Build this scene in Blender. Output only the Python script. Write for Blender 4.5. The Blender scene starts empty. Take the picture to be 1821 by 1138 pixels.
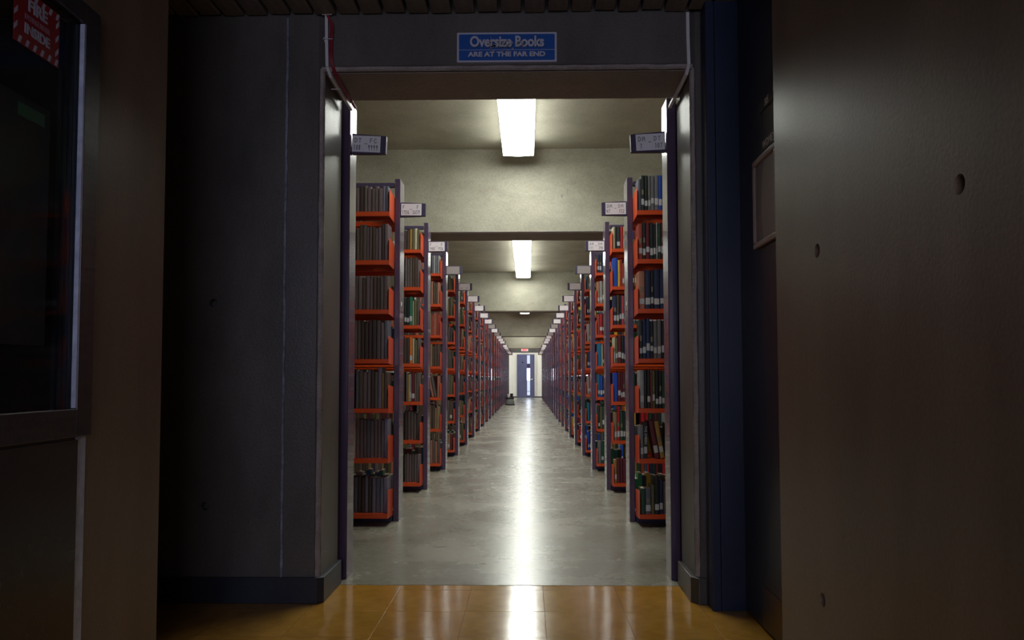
import bpy, bmesh, math, random
from mathutils import Vector, Matrix
random.seed(7)
C = bpy.context.scene.collection
sc = bpy.context.scene
PI = math.pi
# ---------------------------------------------------------------- camera
FPX = 1400.0
cam = bpy.data.objects.new('camera', bpy.data.cameras.new('camera'))
C.objects.link(cam)
cam.location = (0.0848, 0, 0.877)
pitch, yaw, roll = 0.0473, 0.0194, -0.0013
cam.rotation_euler = (Matrix.Rotation(yaw, 4, 'Z') @ Matrix.Rotation(PI/2 + pitch, 4, 'X') @ Matrix.Rotation(roll, 4, 'Z')).to_euler()
cam.data.sensor_fit = 'HORIZONTAL'
cam.data.sensor_width = 36
cam.data.lens = FPX/1821*36
cam.data.shift_y = (606.87-569)/1821
cam.data.clip_start = 0.02
cam.data.clip_end = 200
sc.camera = cam
# ---------------------------------------------------------------- world and light
w = bpy.data.worlds.new('world'); sc.world = w; w.use_nodes = True
w.node_tree.nodes['Background'].inputs[0].default_value = (0.5, 0.6, 1, 1)
w.node_tree.nodes['Background'].inputs[1].default_value = 0.02
sc.view_settings.view_transform = 'Standard'
sc.view_settings.look = 'None'
sc.view_settings.exposure = 0.0
sc.view_settings.gamma = 1
sc.view_settings.use_curve_mapping = False
TUBE = 18.5            # emission of the fluorescent diffusers
def area(name, loc, rot, sx, sy, power, col):
    l = bpy.data.lights.new(name, 'AREA'); l.shape = 'RECTANGLE'; l.size = sx; l.size_y = sy
    l.energy = power; l.color = col
    o = bpy.data.objects.new(name, l); C.objects.link(o); o.location = loc; o.rotation_euler = rot
    return o
# daylight reaching the lobby from a far window behind the photographer
area('lobby_daylight', (-0.1, -2.35, 1.45), (PI/2, 0, 0), 1.7, 1.2, 36, (0.76, 0.77, 1.0))
# ---------------------------------------------------------------- materials
def mat(name, col, rough=0.5, metal=0.0, coat=0.0, emis=None, es=0, spec=0.5):
    m = bpy.data.materials.new(name); m.use_nodes = True
    b = m.node_tree.nodes['Principled BSDF']
    b.inputs['Base Color'].default_value = (*col, 1)
    b.inputs['Roughness'].default_value = rough
    b.inputs['Metallic'].default_value = metal
    b.inputs['Specular IOR Level'].default_value = spec
    b.inputs['Coat Weight'].default_value = coat
    if emis:
        b.inputs['Emission Color'].default_value = (*emis, 1)
        b.inputs['Emission Strength'].default_value = es
    return m
def node(m, t, **k):
    n = m.node_tree.nodes.new(t)
    for a, v in k.items(): setattr(n, a, v)
    return n
def varied(name, c1, c2, scale=3, rough=(0.4, 0.6), bump=0.1, fine=90, metal=0, stretch=(1, 1, 1), coat=0, bdist=0.01, mid=(0.35, 0.65), spec=0.5, speck=0.25):
    """two-tone procedural surface: cloudy colour, fine grain, relief and uneven gloss in world metres"""
    m = mat(name, c1, 0.5, metal, coat, spec=spec); nt = m.node_tree; L = nt.links
    b = nt.nodes['Principled BSDF']
    tc = node(m, 'ShaderNodeTexCoord'); mp = node(m, 'ShaderNodeMapping')
    mp.inputs['Scale'].default_value = stretch
    L.new(tc.outputs['Object'], mp.inputs['Vector'])
    n1 = node(m, 'ShaderNodeTexNoise'); n1.inputs['Scale'].default_value = scale; n1.inputs['Detail'].default_value = 8; n1.inputs['Roughness'].default_value = 0.62
    n2 = node(m, 'ShaderNodeTexNoise'); n2.inputs['Scale'].default_value = fine; n2.inputs['Detail'].default_value = 3
    L.new(mp.outputs[0], n1.inputs['Vector']); L.new(tc.outputs['Object'], n2.inputs['Vector'])
    r = node(m, 'ShaderNodeValToRGB'); r.color_ramp.elements[0].position, r.color_ramp.elements[1].position = mid
    r.color_ramp.elements[0].color = (*c1, 1); r.color_ramp.elements[1].color = (*c2, 1)
    L.new(n1.outputs['Fac'], r.inputs['Fac'])
    mx = node(m, 'ShaderNodeMix', data_type='RGBA', blend_type='OVERLAY'); mx.inputs[0].default_value = speck
    L.new(r.outputs[0], mx.inputs[6]); L.new(n2.outputs['Fac'], mx.inputs[7]); L.new(mx.outputs[2], b.inputs['Base Color'])
    mr = node(m, 'ShaderNodeMapRange'); mr.inputs[1].default_value = 0.2; mr.inputs[2].default_value = 0.8
    mr.inputs[3].default_value, mr.inputs[4].default_value = rough
    L.new(n1.outputs['Fac'], mr.inputs[0]); L.new(mr.outputs[0], b.inputs['Roughness'])
    if bump:
        ad = node(m, 'ShaderNodeMath', operation='ADD'); L.new(n1.outputs['Fac'], ad.inputs[0]); L.new(n2.outputs['Fac'], ad.inputs[1])
        bp = node(m, 'ShaderNodeBump'); bp.inputs['Strength'].default_value = bump; bp.inputs['Distance'].default_value = bdist
        L.new(ad.outputs[0], bp.inputs['Height']); L.new(bp.outputs[0], b.inputs['Normal'])
    return m
M = {}
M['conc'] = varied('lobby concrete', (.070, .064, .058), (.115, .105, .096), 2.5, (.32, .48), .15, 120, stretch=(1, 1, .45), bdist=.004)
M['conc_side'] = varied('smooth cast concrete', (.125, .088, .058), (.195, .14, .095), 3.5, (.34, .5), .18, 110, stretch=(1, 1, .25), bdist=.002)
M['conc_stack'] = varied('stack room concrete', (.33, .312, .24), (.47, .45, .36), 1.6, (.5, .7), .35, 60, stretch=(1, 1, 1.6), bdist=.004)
M['soffit'] = varied('brown stained soffit', (.17, .125, .098), (.25, .19, .15), 3, (.5, .7), .2, 60)
M['conc_edge'] = varied('chipped concrete edge', (.24, .21, .2), (.36, .32, .3), 9, (.6, .8), .8, 90, bdist=.006)
M['floor_stack'] = varied('polished concrete floor', (.125, .12, .092), (.275, .265, .212), 1.7, (.24, .30), .05, 30, bdist=.001, mid=(.3, .68), speck=.35)
M['vinyl'] = varied('ochre vinyl tile', (.33, .165, .022), (.42, .21, .035), 6, (.10, .17), .09, 22, bdist=.003, speck=.2)
M['grout'] = mat('dark joint', (.07, .035, .01), .7)
M['vent'] = mat('black void', (.01, .01, .01), .9)
M['slat'] = varied('stained ceiling board', (.12, .10, .08), (.20, .17, .135), 4, (.5, .7), .3, 60, stretch=(6, .4, 6))
M['purple'] = varied('purple enamelled steel', (.070, .046, .090), (.082, .054, .105), 3, (.22, .27), 0, 140, coat=.3, speck=.06)
M['purple_dark'] = mat('dark purple steel', (.05, .035, .085), .45)
M['orange'] = varied('orange enamelled steel', (.60, .065, .009), (.68, .082, .013), 5, (.3, .42), .05, 90, bdist=.001, speck=.08)
M['card'] = varied('white card', (.78, .78, .82), (.86, .86, .90), 12, (.5, .6), 0, 80, speck=.08)
M['card_grey'] = mat('grey card', (.33, .31, .30), .6)
M['card_yellow'] = mat('yellow card', (.75, .65, .08), .6)
M['ink'] = mat('black ink', (.012, .012, .02), .6)
M['base'] = varied('dark rubber base', (.012, .016, .026), (.02, .026, .04), 5, (.4, .5), .05, 60)
M['base_warm'] = varied('grey rubber base', (.045, .045, .04), (.065, .062, .055), 5, (.35, .5), .05, 60)
M['blue_frame'] = varied('dark blue painted steel', (.004, .012, .040), (.006, .016, .050), 4, (.4, .5), .12, 160, bdist=.001)
M['blue_door'] = varied('navy painted door', (.006, .010, .02), (.008, .013, .026), 4, (.26, .34), .08, 160, bdist=.001)
M['kick'] = mat('brushed kick plate', (.10, .075, .06), .28, .9)
M['plaque'] = mat('black plastic plaque', (.012, .012, .012), .3)
M['gilt'] = mat('pale engraved letters', (.7, .66, .58), .4)
M['frame_pink'] = mat('beige picture frame', (.36, .28, .25), .35)
M['paper'] = mat('notice paper', (.16, .14, .145), .4)
M['paper2'] = mat('notice paper pale', (.28, .24, .23), .4)
M['steel'] = varied('dark steel frame', (.06, .06, .07), (.085, .085, .095), 8, (.3, .4), .05, 90, metal=.75, stretch=(1, 1, 8))
M['steel_sheen'] = varied('steel edge painted sheen', (.36, .40, .52), (.50, .55, .70), 14, (.3, .45), .1, 60, metal=.2)  # pale blue daylight reflection put into the base colour
M['lining'] = mat('cabinet lining', (.05, .06, .085), .35, .5)
M['panel'] = varied('dark service panel', (.022, .02, .022), (.032, .028, .028), 3, (.25, .32), .03, 100)
M['red_sticker'] = mat('red sticker', (.24, .004, .010), .45)
M['sticker_white'] = mat('sticker white', (.38, .39, .48), .45)
M['sticker_pale'] = mat('sticker faded', (.30, .13, .18), .45)
M['green'] = mat('green label', (.012, .11, .05), .4)
M['ext_red'] = mat('extinguisher red', (.30, .01, .01), .25, coat=.5)
M['black'] = mat('matte black', (.008, .008, .010), .6)
g = mat('cabinet glass', (.9, .95, .95), .03); g.node_tree.nodes['Principled BSDF'].inputs['Transmission Weight'].default_value = 1.0
g.node_tree.nodes['Principled BSDF'].inputs['IOR'].default_value = 1.1
M['glass'] = g
M['sign_blue'] = varied('blue sign face', (.0, .075, .36), (.0, .085, .40), 6, (.35, .45), 0, 60, speck=.05)
M['sign_white'] = mat('sign white', (.50, .50, .60), .5)
M['sign_shadow'] = mat('sign letter shadow', (.01, .01, .03), .5)
M['wear'] = mat('rubbed brown patch', (.20, .165, .14), .7)
M['wear2'] = mat('rubbed grey patch', (.36, .34, .36), .7)
M['raceway'] = mat('white plastic raceway', (.68, .66, .68), .45)
M['cable_red'] = mat('red cable', (.26, .018, .035), .4)
M['cable_blue'] = mat('blue cable', (.03, .10, .35), .4)
M['tie'] = mat('cable tie', (.5, .48, .5), .5)
M['tube'] = mat('lit diffuser', (.9, .9, .9), .4, emis=(.97, 1.0, .93), es=TUBE)
M['fix'] = mat('fixture steel', (.75, .75, .72), .4)
M['cream'] = varied('cream wall paint', (.72, .70, .60), (.78, .76, .66), 2, (.4, .5), .05, 60)
M['far_door'] = varied('slate blue door', (.095, .10, .19), (.115, .12, .22), 2, (.3, .4), .04, 60)
M['pane'] = mat('lit pane', (.1, .1, .1), .2, emis=(.62, .72, 1.0), es=1.0)
M['pane_bright'] = mat('sunlit pane', (.1, .1, .1), .2, emis=(.72, .82, 1.0), es=14)
M['pane_added'] = mat('added glow pane', (.1, .1, .1), .2, emis=(.85, .92, 1.0), es=18)  # pane glow added to light the far end
M['exit_white'] = mat('exit sign housing', (.7, .68, .65), .4)
M['exit_red'] = mat('exit sign lit letters', (.6, .02, .02), .4, emis=(1, .06, .05), es=1.2)
M['exit_face'] = mat('exit sign lit face', (.6, .2, .2), .4, emis=(1, .3, .28), es=.7)
M['chrome'] = mat('chrome', (.6, .6, .62), .2, 1)
M['stool'] = mat('grey painted steel', (.22, .24, .24), .4)
M['seam'] = varied('bluish cement seam', (.10, .115, .15), (.25, .275, .34), 24, (.5, .7), .6, 90, bdist=.004)
M['pages'] = mat('page block', (.42, .36, .26), .8)
M['label'] = mat('spine label', (.50, .50, .52), .6)
M['gold'] = mat('gilt title', (.20, .165, .10), .5)
# ---------------------------------------------------------------- mesh helpers
def tag(o, label=None, cat=None, group=None, kind=None):
    if label: o['label'] = label
    if cat: o['category'] = cat
    if group: o['group'] = group
    if kind: o['kind'] = kind
    return o
def link(name, me, parent=None, loc=None):
    o = bpy.data.objects.new(name, me); C.objects.link(o)
    if parent: o.parent = parent
    if loc: o.location = loc
    return o
def empty(name, loc=(0, 0, 0), rz=0):
    o = bpy.data.objects.new(name, None); C.objects.link(o); o.location = loc; o.rotation_euler = (0, 0, rz); o.empty_display_size = .1
    return o
class MB:
    """collects shapes, then links them as one mesh object"""
    def __init__(s): s.v = []; s.f = []; s.mi = []
    def add(s, vs, fs, mi=0):
        n = len(s.v); s.v += [tuple(v) for v in vs]; s.f += [tuple(i+n for i in f) for f in fs]; s.mi += [mi]*len(fs); return s
    def box(s, x0, x1, y0, y1, z0, z1, mi=0):
        vs = [(x, y, z) for z in (z0, z1) for y in (y0, y1) for x in (x0, x1)]
        return s.add(vs, [(0, 2, 3, 1), (4, 5, 7, 6), (0, 1, 5, 4), (2, 6, 7, 3), (0, 4, 6, 2), (1, 3, 7, 5)], mi)
    def prism(s, pts, axis, a, b, mi=0):
        """polygon pts extruded along axis from a to b"""
        def P(p, t): return {'x': (t, p[0], p[1]), 'y': (p[0], t, p[1]), 'z': (p[0], p[1], t)}[axis]
        n = len(pts)
        return s.add([P(p, a) for p in pts]+[P(p, b) for p in pts], [tuple(range(n))[::-1], tuple(range(n, 2*n))]+[(i, (i+1) % n, n+(i+1) % n, n+i) for i in range(n)], mi)
    def tube(s, path, r, seg=8, mi=0):
        path = [Vector(p) for p in path]; rings = []
        for i, p in enumerate(path):
            d = (path[min(i+1, len(path)-1)]-path[max(i-1, 0)]).normalized()
            a = d.cross(Vector((0, 1, 0)) if abs(d.y) < .9 else Vector((1, 0, 0))).normalized(); b = d.cross(a)
            rings.append([p+(a*math.cos(t)+b*math.sin(t))*r for t in [2*PI*k/seg for k in range(seg)]])
        vs = [v for rg in rings for v in rg]; fs = []
        for i in range(len(path)-1):
            for k in range(seg): fs.append((i*seg+k, i*seg+(k+1) % seg, (i+1)*seg+(k+1) % seg, (i+1)*seg+k))
        fs += [tuple(range(seg)), tuple(range((len(path)-1)*seg, len(path)*seg))]
        return s.add(vs, fs, mi)
    def lathe(s, prof, c, seg=24, mi=0):
        vs = [(c[0]+r*math.cos(2*PI*k/seg), c[1]+r*math.sin(2*PI*k/seg), c[2]+z) for r, z in prof for k in range(seg)]; fs = []
        for i in range(len(prof)-1):
            for k in range(seg): fs.append((i*seg+k, i*seg+(k+1) % seg, (i+1)*seg+(k+1) % seg, (i+1)*seg+k))
        fs += [tuple(range(seg))[::-1], tuple(range((len(prof)-1)*seg, len(prof)*seg))]
        return s.add(vs, fs, mi)
    def mesh(s, name, mats, bevel=0, smooth=False):
        me = bpy.data.meshes.new(name); me.from_pydata(s.v, [], s.f)
        for m in (mats if isinstance(mats, (list, tuple)) else [mats]): me.materials.append(m)
        me.polygons.foreach_set('material_index', s.mi)
        bm = bmesh.new(); bm.from_mesh(me)
        bmesh.ops.recalc_face_normals(bm, faces=bm.faces)
        if bevel: bmesh.ops.bevel(bm, geom=[e for e in bm.edges if e.calc_face_angle(0) > .5], offset=bevel, segments=2, affect='EDGES', profile=.5, clamp_overlap=True)
        bm.to_mesh(me); bm.free()
        if smooth: me.polygons.foreach_set('use_smooth', [True]*len(me.polygons))
        me.update(); return me
    def build(s, name, mats, parent=None, bevel=0, smooth=False, loc=None):
        return link(name, s.mesh(name, mats, bevel, smooth), parent, loc)
def bx(name, m, x0, x1, y0, y1, z0, z1, parent=None, bevel=0):
    return MB().box(x0, x1, y0, y1, z0, z1).build(name, m, parent, bevel)
def cut(o, cutters):
    """real recesses: subtract the cutter shapes and keep the resulting mesh only"""
    for c in cutters:
        me = c.mesh('cutter', o.data.materials[0]); co = link('cutter', me)
        md = o.modifiers.new('cut', 'BOOLEAN'); md.operation = 'DIFFERENCE'; md.solver = 'EXACT'; md.object = co
        dg = bpy.context.evaluated_depsgraph_get(); dg.update()
        nm = bpy.data.meshes.new_from_object(o.evaluated_get(dg)); o.modifiers.clear(); o.data = nm
        bpy.data.objects.remove(co)
def disc_cutter(axis, c, r, d0, d1, seg=20):
    pts = [(c[0]+r*math.cos(2*PI*k/seg), c[1]+r*math.sin(2*PI*k/seg)) for k in range(seg)]
    return MB().prism(pts, axis, d0, d1)
def text(name, s, size, m, parent, loc, rot, sx=1, off=0, ext=.0004, align='CENTER', space=1):
    cu = bpy.data.curves.new(name, 'FONT'); cu.body = s; cu.size = size; cu.align_x = align; cu.align_y = 'CENTER'
    cu.offset = off; cu.extrude = ext; cu.resolution_u = 3; cu.space_character = space
    t = bpy.data.objects.new(name, cu); C.objects.link(t)
    me = bpy.data.meshes.new_from_object(t); bpy.data.objects.remove(t)
    me.materials.clear(); me.materials.append(m)
    me.transform(Matrix.Diagonal((sx, 1, 1, 1)))
    o = link(name, me, parent); o.location = loc; o.rotation_euler = rot
    return o
# handwritten glyph strokes in a 1 x 1 cell
G = {'D': [[(.1, 0), (.12, 1), (.6, .95), (.85, .6), (.7, .15), (.1, 0)]], 'T': [[(0, .95), (.95, 1)], [(.5, .97), (.45, 0)]],
     'F': [[(.15, 0), (.12, 1), (.8, 1)], [(.13, .55), (.6, .56)]], 'C': [[(.85, .85), (.5, 1), (.12, .6), (.2, .1), (.6, 0), (.85, .2)]],
     'A': [[(.02, 0), (.2, .9), (.75, .95), (.9, 0)], [(.1, .5), (.82, .5)]], 'E': [[(.8, 1), (.12, 1), (.12, 0), (.85, .02)], [(.12, .52), (.6, .54)]],
     '-': [[(0, .5), (.9, .55)]], '0': [[(.5, 1), (.1, .6), (.25, .05), (.7, .1), (.85, .65), (.5, 1)]], '1': [[(.3, .85), (.5, 1), (.5, 0)]],
     '2': [[(.1, .8), (.5, 1), (.8, .7), (.1, 0), (.9, .02)]], '3': [[(.1, .95), (.8, .95), (.4, .6), (.8, .3), (.4, 0), (.1, .1)]],
     '4': [[(.2, 1), (.1, .45), (.85, .45)], [(.7, .9), (.65, 0)]], '5': [[(.8, 1), (.2, 1), (.15, .6), (.7, .5), (.7, .1), (.1, 0)]],
     '6': [[(.7, 1), (.2, .6), (.15, .1), (.6, 0), (.75, .35), (.2, .45)]], '7': [[(.1, .95), (.85, 1), (.4, 0)]],
     '8': [[(.75, .9), (.3, 1), (.2, .7), (.75, .3), (.5, 0), (.15, .2), (.75, .9)]], '9': [[(.75, .7), (.3, .6), (.25, .95), (.7, 1), (.75, .7), (.6, 0)]]}
def scrawl(mb, s, x, z, w, h, y, pitchx, th=.0016):
    for i, ch in enumerate(s):
        for st in G.get(ch, []):
            for (a, b), (c, d) in zip(st, st[1:]):
                p = Vector((x+i*pitchx+a*w, z+b*h)); q = Vector((x+i*pitchx+c*w, z+d*h)); n = (q-p).orthogonal().normalized()*th/2
                e = (q-p).normalized()*th*.3; p = p-e; q = q+e
                mb.prism([tuple(p+n), tuple(q+n), tuple(q-n), tuple(p-n)], 'y', y-.0004, y)
# ---------------------------------------------------------------- the setting: lobby
WY, WB = 3.115, 3.41        # front and rear plane of the wall with the opening
m = MB()
m.prism([(-2.0, WY), (-.756, WY), (-.733, WY+.016), (-.733, WB), (-2.0, WB)], 'z', 0, 3.3)
m.prism([(.742, WY+.03), (.764, WY+.014), (.95, WY+.014), (.95, WB), (.742, WB)], 'z', 0, 3.3)
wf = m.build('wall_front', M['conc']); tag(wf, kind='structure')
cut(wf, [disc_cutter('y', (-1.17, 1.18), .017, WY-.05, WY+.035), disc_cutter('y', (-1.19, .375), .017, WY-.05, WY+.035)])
m = MB().prism([(WY, 2.5), (WY, 2.142), (WY+.018, 2.122), (WB, 2.108), (WB, 3.3), (WY, 3.3)], 'x', -.7325, .7415)
tag(m.build('wall_lintel', M['conc']), kind='structure')
tag(MB().prism([(WY+.02, 2.1205), (WY+.02, 2.1165), (WB-.002, 2.1035), (WB-.002, 2.109)], 'x', -.7325, .7415).build('trim_6', M['soffit']), kind='structure')
# rough pale arrises round the opening
random.seed(3)
def arris(a, b, n, r=.007):
    pts = [Vector(a).lerp(Vector(b), i/n) + Vector((random.uniform(-1, 1), random.uniform(-.3, .3), random.uniform(-1, 1)))*.0016 for i in range(n+1)]
    return MB().tube(pts, r, 6)
m = arris((-.744, WY+.010, .10), (-.744, WY+.010, 2.13), 40, .0115); tag(m.build('trim_1', M['conc_edge']), kind='structure')
m = arris((-.744, WY+.011, 2.132), (.752, WY+.011, 2.132), 40, .0105); tag(m.build('trim_2', M['conc_edge']), kind='structure')
m = arris((.753, WY+.026, .10), (.753, WY+.026, 2.13), 40, .0105); tag(m.build('trim_3', M['conc_edge']), kind='structure')
m = MB(); zz = .098
random.seed(11)
pts = [(-.883+random.uniform(-.0015, .0015), z) for z in [.098+i*.056 for i in range(41)]]
m.prism([(x-.004, z) for x, z in pts]+[(x+.005+random.uniform(-.0015, .0015), z) for x, z in pts[::-1]], 'y', WY-.007, WY+.002)
tag(m.build('trim_4', M['seam']), kind='structure')
# baseboards
m = MB().prism([(-2.0, WY-.014), (-.742, WY-.014), (-.716, WY+.004), (-.716, WB), (-.735, WB), (-.735, WY+.003), (-.75, WY), (-2, WY)], 'z', .0, .1)
m.prism([(-.745, WY-.012), (-.719, WY+.002), (-.716, WY+.0), (-.742, WY-.017)], 'z', .004, .1)
tag(m.build('baseboard_left', M['base'], bevel=.002), kind='structure')
m = MB().prism([(.724, WY+.028), (.750, WY-.002), (.782, WY-.002), (.782, WY+.012), (.766, WY+.013), (.744, WY+.03), (.744, WB), (.724, WB)], 'z', .0, .1)
tag(m.build('baseboard_right', M['base_warm'], bevel=.002), kind='structure')
# side walls of the lobby passage, with tie holes
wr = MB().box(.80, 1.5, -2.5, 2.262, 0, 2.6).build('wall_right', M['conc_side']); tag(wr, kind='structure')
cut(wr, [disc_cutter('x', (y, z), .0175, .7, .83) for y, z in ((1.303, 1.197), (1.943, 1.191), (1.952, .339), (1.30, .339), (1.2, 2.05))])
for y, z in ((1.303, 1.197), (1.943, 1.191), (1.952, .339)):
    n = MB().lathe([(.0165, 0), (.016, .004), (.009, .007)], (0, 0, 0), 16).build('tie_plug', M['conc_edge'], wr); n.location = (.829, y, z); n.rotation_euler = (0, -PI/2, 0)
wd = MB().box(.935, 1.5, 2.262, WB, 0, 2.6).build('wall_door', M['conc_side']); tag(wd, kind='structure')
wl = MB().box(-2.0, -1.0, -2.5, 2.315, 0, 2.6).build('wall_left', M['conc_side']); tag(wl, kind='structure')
cut(wl, [MB().box(-1.26, -.9, .98, 1.885, .78, 1.77)])
tag(bx('wall_alcove', M['conc'], -2.1, -2.0, 2.3, WB, 0, 3.3), kind='structure')
tag(bx('wall_back', M['conc'], -2.0, 1.5, -2.6, -2.5, 0, 2.6), kind='structure')
# slatted ceiling
ce = bx('ceiling', M['vent'], -2.0, 1.5, -2.5, 3.112, 2.47, 2.5); tag(ce, kind='structure')
random.seed(5)
sm = MB().box(-.0395, .0395, -2.4, 0, 0, .055).mesh('slat', M['slat'], bevel=.004)
x = -1.94; i = 0
while x < .93:
    o = link('slat', sm, ce, (x, 3.108-random.uniform(0, .012), 2.349+random.uniform(-.003, .003))); o.rotation_euler = (random.uniform(-.001, .001), random.uniform(-.02, .02), random.uniform(-.001, .001))
    x += .0935; i += 1
m = MB(); m.box(-2.0, .95, 3.04, 3.07, 2.404, 2.47); m.box(-2.0, .95, 1.6, 1.63, 2.404, 2.47); tag(m.build('batten', M['vent'], ce))
# floors
fl = bx('floor', M['grout'], -2.0, 1.5, -2.5, 3.39, -.1, -.0025); tag(fl, kind='structure')
random.seed(9)
tm = {}
y = 3.3085
def tile(x0, x1, y0, y1):
    k = (round(x1-x0, 3), round(y1-y0, 3))
    if k not in tm: tm[k] = MB().box(0, k[0]-.0008, 0, k[1]-.0008, -.003, 0).mesh('tile', M['vinyl'], bevel=.0005)
    o = link('tile', tm[k], fl, (x0+.0004, y0+.0004, random.uniform(-.0003, .0001))); o.rotation_euler = (random.uniform(-.0012, .0012), random.uniform(-.0012, .0012), 0)
xs = [-.152+.3*i for i in range(-6, 5)]
ys = [3.0105-.3*i for i in range(0, 12)]
for a in xs:
    tile(a, a+.3, 3.3105, 3.388); tile(a, a+.3, 3.0105, 3.3105)
    for b in ys[1:]: tile(a, a+.3, b, b+.3)
fs = bx('floor_stacks', M['floor_stack'], -2.8, 2.8, 3.39, 36.4, -.1, 0); tag(fs, kind='structure')
# ragged edge of the slab where the tiles stop
m = MB(); random.seed(21)
top = [(-.74+i*.0186, 3.386+random.uniform(-.003, .003)) for i in range(80)]
m.prism(top+[(x, 3.40) for x, y in top[::-1]], 'z', -.002, .0012)
tag(m.build('trim_5', M['floor_stack']), kind='structure')
# ---------------------------------------------------------------- the setting: stack room
EY = 36.3
tag(bx('wall_stack_left', M['conc_stack'], -2.9, -2.8, WB, EY, 0, 3.3), kind='structure')
tag(bx('wall_stack_right', M['conc_stack'], 2.8, 2.9, WB, EY, 0, 3.3), kind='structure')
m = MB(); m.box(-2.8, -2.0, 3.31, WB, 0, 3.3); m.box(.95, 2.8, 3.31, WB, 0, 3.3); tag(m.build('wall_stack_front', M['conc_stack']), kind='structure')
cs = bx('ceiling_stacks', M['conc_stack'], -2.9, 2.9, WB, EY, 3.279, 3.4); tag(cs, kind='structure')
for y0, y1, z in ((8.144, 8.612, 2.40), (17.74, 18.18, 2.40), (28.38, 28.85, 2.40), (33.55, 34.0, 2.165)):
    so = bx('soffit', M['soffit'], -2.8, 2.8, y0+.004, y1-.004, z-.006, z+.001, cs)
    b = MB().prism([(y0, z+.012), (y0+.012, z), (y1-.012, z), (y1, z+.012), (y1, 3.28), (y0, 3.28)], 'x', -2.8, 2.8).build('beam', M['conc_stack'], cs)
# shutter-board ridge lines cast in the first beam
m = MB().prism([(8.1435, 2.402), (8.135, 2.404), (8.1435, 2.412)], 'x', -2.8, 2.8); m.build('beam_ridge', M['conc_edge'], cs)
m = MB(); m.prism([(.50, 2.86), (.505, 2.862), (.515, 2.80), (.508, 2.80)], 'y', 8.138, 8.1445); m.prism([(.435, 2.78), (.45, 2.80), (.462, 2.785), (.45, 2.755)], 'y', 8.139, 8.1445); m.build('cast_blemish', M['conc_edge'], cs)
we = bx('wall_end', M['cream'], -2.9, 2.9, EY, EY+.15, 0, 3.3); tag(we, kind='structure')
for i in range(-9, 10):
    x = i*.19-.03
    if -.40 < x < .42: continue
    bx('panel', M['cream'], x, x+.184, EY-.012, EY, .06, 2.03, we, .003)
bx('upper_panel', M['conc'], -2.8, 2.8, EY-.014, EY, 2.07, 3.2, we)
tag(bx('baseboard_end', M['base_warm'], -2.8, 2.8, EY-.02, EY-.012, 0, .06), kind='structure')
# far door with its slit window
d1 = empty('door_1', (0, EY-.03, 0)); tag(d1, kind='structure')
fr = MB(); fr.box(-.395, -.355, -.01, .03, 0, 1.99); fr.box(.375, .415, -.01, .03, 0, 1.99); fr.box(-.395, .415, -.01, .03, 1.95, 1.99); fr.build('door_frame', M['far_door'], d1, .003)
lf = MB(); lf.box(-.355, .072, 0, .028, .01, 1.95); lf.box(.208, .375, 0, .028, .01, 1.95); lf.box(.072, .208, 0, .028, .01, .11); lf.build('door_leaf', M['far_door'], d1)
for z0, z1, mm in ((.11, .28, 'pane'), (.30, .78, 'pane'), (.80, 1.34, 'pane_bright'), (1.56, 1.95, 'pane')):
    bx('pane', M[mm], .072, .208, .012, .016, z0, z1, d1)
bx('glazing_bar', M['purple_dark'], .072, .208, 0, .028, 1.34, 1.56, d1)
for z in (.28, .78): bx('glazing_bar', M['far_door'], .072, .208, .004, .02, z, z+.02, d1)
m = MB(); m.lathe([(.03, 0), (.03, .01), (.012, .012), (.012, .04), (.03, .045), (.034, .06), (.025, .072)], (0, 0, 0), 14)
h = m.build('door_knob', M['chrome'], d1, smooth=True); h.location = (.30, 0, .84); h.rotation_euler = (PI/2, 0, 0)
m = MB(); m.lathe([(.035, 0), (.035, .01), (.02, .014)], (0, 0, 0), 14); h = m.build('door_viewer', M['black'], d1); h.location = (-.13, 0, 1.62); h.rotation_euler = (PI/2, 0, 0)
for i, (xa, xb, sg) in enumerate(((-2.8, -2.77, 1), (2.77, 2.8, -1))):  # unseen side windows, added so their glow brightens the end wall
    wn = empty('window_%d' % (i+1), (xa if sg > 0 else xb, 35.4, .8)); tag(wn, kind='structure')
    m = MB(); m.box(0, sg*.04, -.60, -.56, 0, 1.3); m.box(0, sg*.04, .56, .60, 0, 1.3); m.box(0, sg*.04, -.56, .56, 0, .04); m.box(0, sg*.04, -.56, .56, 1.26, 1.3); m.build('window_frame', M['far_door'], wn)
    bx('pane', M['pane_added'], min(sg*.008, sg*.012), max(sg*.008, sg*.012), -.56, .56, .04, 1.26, wn)
ex = empty('exit_sign', (-.035, EY-.05, 2.13)); tag(ex, 'small red lit EXIT sign above the far door at the aisle end', 'sign')
bx('housing', M['exit_white'], -.16, .16, -.03, .034, 0, .155, ex, .006)
bx('face', M['exit_face'], -.115, .115, -.034, -.03, .018, .137, ex)
text('lettering', 'EXIT', .135, M['exit_red'], ex, (0, -.0345, .077), (PI/2, 0, 0), .8, .004)
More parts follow.
